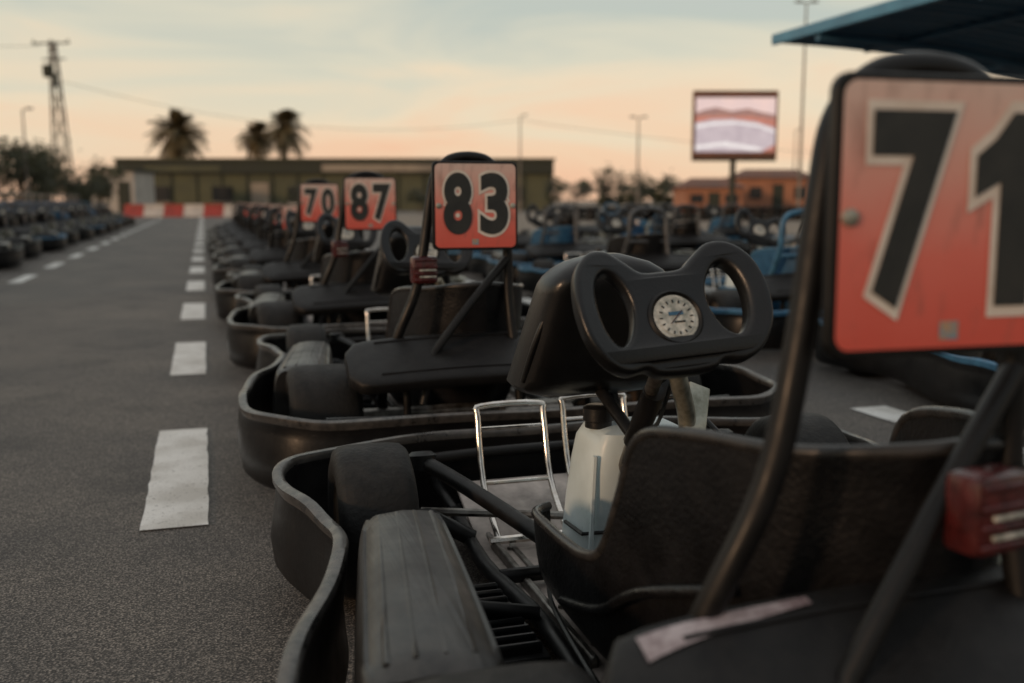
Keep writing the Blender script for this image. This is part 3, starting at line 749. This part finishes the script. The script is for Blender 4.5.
# lattice utility pole
b=B(); H=10.0
for sx in (-1,1):
    for sy in (-1,1): b.tube([(sx*.5,sy*.5,0),(sx*.13,sy*.13,H)],.05,'faded_paint',seg=5)
n=14
for i in range(n):
    z0=H*i/n; z1=H*(i+1)/n; w0=.5-.37*i/n; w1=.5-.37*(i+1)/n
    for (a,c) in (((-1,-1),(1,-1)),((1,-1),(1,1)),((1,1),(-1,1)),((-1,1),(-1,-1))):
        if i%2: a,c=c,a
        b.tube([(a[0]*w0,a[1]*w0,z0),(c[0]*w1,c[1]*w1,z1)],.03,'faded_paint',seg=4)
b.tube([(-1.2,0,H-.1),(1.0,0,H-.1)],.05,'dark_band',seg=6); b.tube([(-.7,0,H-1.0),(.7,0,H-1.0)],.04,'dark_band',seg=6)
for x in (-1.1,-.1,.9): b.lathe([(0,.04),(.08,.06),(.16,.03)],(x,0,H-.05),(0,0,1),'dark_band',8)
b.box((-.30,-.2,H-1.7),(.5,.45,.7),'dark_band',bevel=.05); b.lathe([(0,.16),(.7,.16)],(.1,-.3,H-2.6),(0,0,1),'dark_band',10)
PL=at(px2X(70,60),60); o=b.obj('lattice_utility_pole',PL,smooth=0); o.rotation_euler=(0,math.radians(-1.2),-TH)
def lamp(px,D,top,arms=1):
    b=B(); b.tube([(0,0,0),(0,0,top*.5),(0,0,top)],[.08,.06,.04],'faded_paint',seg=8)
    b.lathe([(0,.16),(.35,.14),(.4,.08)],(0,0,0),(0,0,1),'faded_paint',10)
    for s in ((-1,1) if arms==2 else (1,)):
        b.tube([(0,0,top-.1),(s*.15,0,top+.03),(s*.3,0,top+.05)],.025,'faded_paint',seg=6)
        b.box((s*.36,0,top+.05),(.34,.2,.10),'faded_paint',bevel=.03)
    o=b.obj('street_lamp',at(px2X(px,D),D),smooth=40); o.rotation_euler=(0,0,-TH)
lamp(636,62,5.8,2); lamp(520,74,6.9,1); lamp(796,48,9.9,2); lamp(33,52,5.4,1); lamp(174,88,3.6,1); lamp(790,90,7,1)
M['wire']=pmat('wire',(.03,.03,.03),rough=.6)
b=B()
def wire(p,q,sag,r=.016):
    p=Vector(p);q=Vector(q); b.tube([p.lerp(q,t)-Vector((0,0,sag*4*t*(1-t))) for t in [i/24 for i in range(25)]],r,'wire',seg=4)
A=PL+Vector((0,0,H-2.2)); Cc=at(px2X(520,74),74,6.6); Dd=at(px2X(1150,90),90,5.0)
wire(A,Cc,1.6); wire(Cc,Dd,1.4); 
wire(PL+Vector((-.8,0,H-.3)),at(-50,40,9.5),.8)
b.obj('power_line',smooth=0)
# LED screen
e_=empty('led_screen',at(px2X(731,40),40)); orient(e_)
b=B(); b.box((0,.12,3.76),(3.34,.22,2.62),'roof_tile',bevel=.03); b.obj('cabinet',parent=e_,smooth=0)
def emis(name,c1,c2,sc=3):
    m=pmat(name,c1,c2,rough=.4,nscale=sc); nt=m.node_tree; bb=nt.nodes['Principled BSDF']
    src=bb.inputs['Base Color'].links[0].from_socket
    nt.links.new(src,bb.inputs['Emission Color']); nt.links.remove(bb.inputs['Base Color'].links[0]); bb.inputs['Base Color'].default_value=(.02,.02,.02,1)
    bb.inputs['Emission Strength'].default_value=1.0; M[name]=m
emis('screen_sky',(.86,.62,.56),(.74,.56,.54),1.2); emis('screen_track',(.62,.52,.54),(.50,.41,.44),2); emis('screen_verge',(.62,.22,.15),(.44,.18,.14),3); emis('screen_white',(.92,.86,.84),(.80,.73,.71),4); emis('screen_hill',(.28,.16,.15),(.42,.22,.17),4)
b=B()
X0,X1,Z0,Z1=-1.57,1.57,2.70,4.80
def poly(pts,mt,lay): b.add([(X0+(X1-X0)*u,-.005-.002*lay,Z0+(Z1-Z0)*v) for u,v in pts],[list(range(len(pts)))],mt)
poly([(0,0),(1,0),(1,1),(0,1)],'screen_sky',0)
poly([(0,.72),(0,0),(1,0),(1,.68),(.8,.74),(.65,.80),(.45,.75),(.25,.82),(.1,.77)],'screen_hill',1)
poly([(0,.66),(0,0),(1,0),(1,.60),(.7,.66),(.4,.66)],'screen_verge',2)
poly([(0,.54),(0,0),(.84,0),(1,.14),(1,.44),(.75,.56),(.45,.61),(.2,.60)],'screen_track',3)
poly([(0,.50),(0,.44),(.25,.50),(.5,.52),(.8,.46),(1,.35),(1,.39),(.8,.505),(.5,.565),(.25,.55)],'screen_white',4)
poly([(0,.12),(0,.05),(.35,.11),(.80,.02),(.85,.07),(.38,.19)],'screen_white',5)
b.obj('display',parent=e_,smooth=0)
b=B(); b.tube([(0,.25,0),(0,.25,3.6)],.12,'dark_band',seg=10); b.box((0,.12,2.40),(3.3,.3,.10),'dark_band'); b.box((0,.25,.1),(.8,.8,.2),'dark_band'); b.obj('mast',parent=e_,smooth=0)
# canopy
M['canopyblue']=pmat('canopy_blue_metal',(.05,.16,.27),(.035,.11,.19),rough=.45,nscale=2)
M['canopyfascia']=pmat('canopy_fascia',(.10,.30,.46),(.06,.20,.33),rough=.4,nscale=2)
e_=empty('canopy',(6.45,10.5,0))
def cz(s): return 2.66+.34*math.sin(min(1,s/2.2)*math.pi/2)*0.5-.135*s
b=B(); nx=24; ny=260; vs=[]
for j in range(ny+1):
    y=-j*9.0/ny
    for i in range(nx+1):
        s=6.2*i/nx; vs.append((s,y,cz(s)+.022*math.tanh(2.5*math.sin(2*math.pi*j/6.5))))
fs=[[j*(nx+1)+i,j*(nx+1)+i+1,(j+1)*(nx+1)+i+1,(j+1)*(nx+1)+i] for j in range(ny) for i in range(nx)]
b.add(vs,fs,'canopyblue'); b.obj('roof_sheet',parent=e_,smooth=60)
b=B(); b.box((-.03,-4.5,cz(0)-.01),(.05,9.1,.12),'canopyfascia',bevel=.01)
b.tube([(s,.04,cz(s)-.0) for s in [i*.31 for i in range(21)]],.045,'canopyfascia',seg=6); b.obj('fascia',parent=e_,smooth=0)
b=B()
for y in (-.8,-3.2,-5.6,-8): b.tube([(s,y,cz(s)-.10) for s in [i*.31 for i in range(21)]],.05,'canopyblue',seg=6)
for s in (1.2,2.8,4.4): b.tube([(s,0,cz(s)-.05),(s,-9,cz(s)-.05)],.03,'canopyblue',seg=6)
for y in (-.8,-5.6): b.tube([(4.7,y,0),(4.7,y,cz(4.7)-.1)],.07,'canopyblue',seg=10)
b.obj('frame',parent=e_,smooth=0)

# ------------------------------------------------------------------ light
w=bpy.data.worlds.new('World'); scene.world=w; w.use_nodes=True; nt=w.node_tree
for n in list(nt.nodes): nt.nodes.remove(n)
out=nt.nodes.new('ShaderNodeOutputWorld'); bg=nt.nodes.new('ShaderNodeBackground'); nt.links.new(bg.outputs[0],out.inputs[0])
sd=Vector((-.88,-.44,.18)).normalized()
sky=nt.nodes.new('ShaderNodeTexSky'); sky.sky_type='NISHITA'; sky.sun_disc=False
sky.sun_elevation=math.asin(sd.z); sky.sun_rotation=math.atan2(sd.x,sd.y); sky.dust_density=2.0
tc=nt.nodes.new('ShaderNodeTexCoord'); sp=nt.nodes.new('ShaderNodeSeparateXYZ'); nt.links.new(tc.outputs['Generated'],sp.inputs[0])
rp=nt.nodes.new('ShaderNodeValToRGB'); e=rp.color_ramp.elements
e[0].position=0; e[0].color=(.99,.62,.41,1); e[1].position=1; e[1].color=(.74,.74,.72,1)
for p,c in ((.04,(.98,.69,.47)),(.09,(.92,.76,.55)),(.14,(.76,.72,.57)),(.20,(.57,.61,.54)),(.35,(.58,.60,.57))):
    x=e.new(p); x.color=(*c,1)
mp=nt.nodes.new('ShaderNodeMapping'); mp.inputs['Scale'].default_value=(1,1,6); nt.links.new(tc.outputs['Generated'],mp.inputs[0])
nz=nt.nodes.new('ShaderNodeTexNoise'); nz.inputs['Scale'].default_value=2.6; nz.inputs['Detail'].default_value=6; nz.inputs['Distortion'].default_value=.8; nt.links.new(mp.outputs[0],nz.inputs['Vector'])
ml=nt.nodes.new('ShaderNodeMapRange'); ml.inputs['From Min'].default_value=.3; ml.inputs['From Max'].default_value=.7; ml.inputs['To Min'].default_value=-.06; ml.inputs['To Max'].default_value=.06
nt.links.new(nz.outputs['Fac'],ml.inputs['Value'])
az=nt.nodes.new('ShaderNodeMath'); az.operation='ADD'; nt.links.new(sp.outputs['Z'],az.inputs[0]); nt.links.new(ml.outputs['Result'],az.inputs[1])
nt.links.new(az.outputs[0],rp.inputs['Fac'])
dp=nt.nodes.new('ShaderNodeMapRange'); dp.inputs['From Min'].default_value=-.6; dp.inputs['From Max'].default_value=.5
nt.links.new(sp.outputs['Y'],dp.inputs['Value'])
tint=nt.nodes.new('ShaderNodeMixRGB'); tint.inputs['Color1'].default_value=(.56,.57,.60,1); tint.inputs['Color2'].default_value=(1,1,1,1); nt.links.new(dp.outputs['Result'],tint.inputs['Fac'])
mm=nt.nodes.new('ShaderNodeMixRGB'); mm.blend_type='MULTIPLY'; mm.inputs['Fac'].default_value=1; nt.links.new(rp.outputs['Color'],mm.inputs['Color1']); nt.links.new(tint.outputs['Color'],mm.inputs['Color2'])
sk=nt.nodes.new('ShaderNodeVectorMath'); sk.operation='SCALE'; sk.inputs['Scale'].default_value=.10; nt.links.new(sky.outputs[0],sk.inputs[0])
mx=nt.nodes.new('ShaderNodeMixRGB'); mx.inputs['Fac'].default_value=.88; nt.links.new(sk.outputs[0],mx.inputs['Color1']); nt.links.new(mm.outputs['Color'],mx.inputs['Color2'])
nt.links.new(mx.outputs['Color'],bg.inputs['Color']); bg.inputs['Strength'].default_value=1.0
sl=bpy.data.lights.new('sun','SUN'); sl.energy=1.1; sl.angle=math.radians(4); sl.color=(1,.62,.37)
so=bpy.data.objects.new('sun',sl); COL.objects.link(so); so.rotation_euler=(-sd).to_track_quat('-Z','Y').to_euler(); so.location=(-5,-5,5)

# ------------------------------------------------------------------ camera
cd=bpy.data.cameras.new('camera'); cam=bpy.data.objects.new('camera',cd); COL.objects.link(cam)
cam.location=(0,0,CAMH); cam.rotation_euler=(math.radians(90-8.06),0,-TH)
cd.lens=35; cd.sensor_width=36; cd.clip_end=4000; cd.clip_start=.02
cd.dof.use_dof=True; cd.dof.focus_distance=1.9; cd.dof.aperture_fstop=2.5
scene.camera=cam
scene.view_settings.view_transform='Standard'; scene.view_settings.look='None'; scene.view_settings.exposure=0
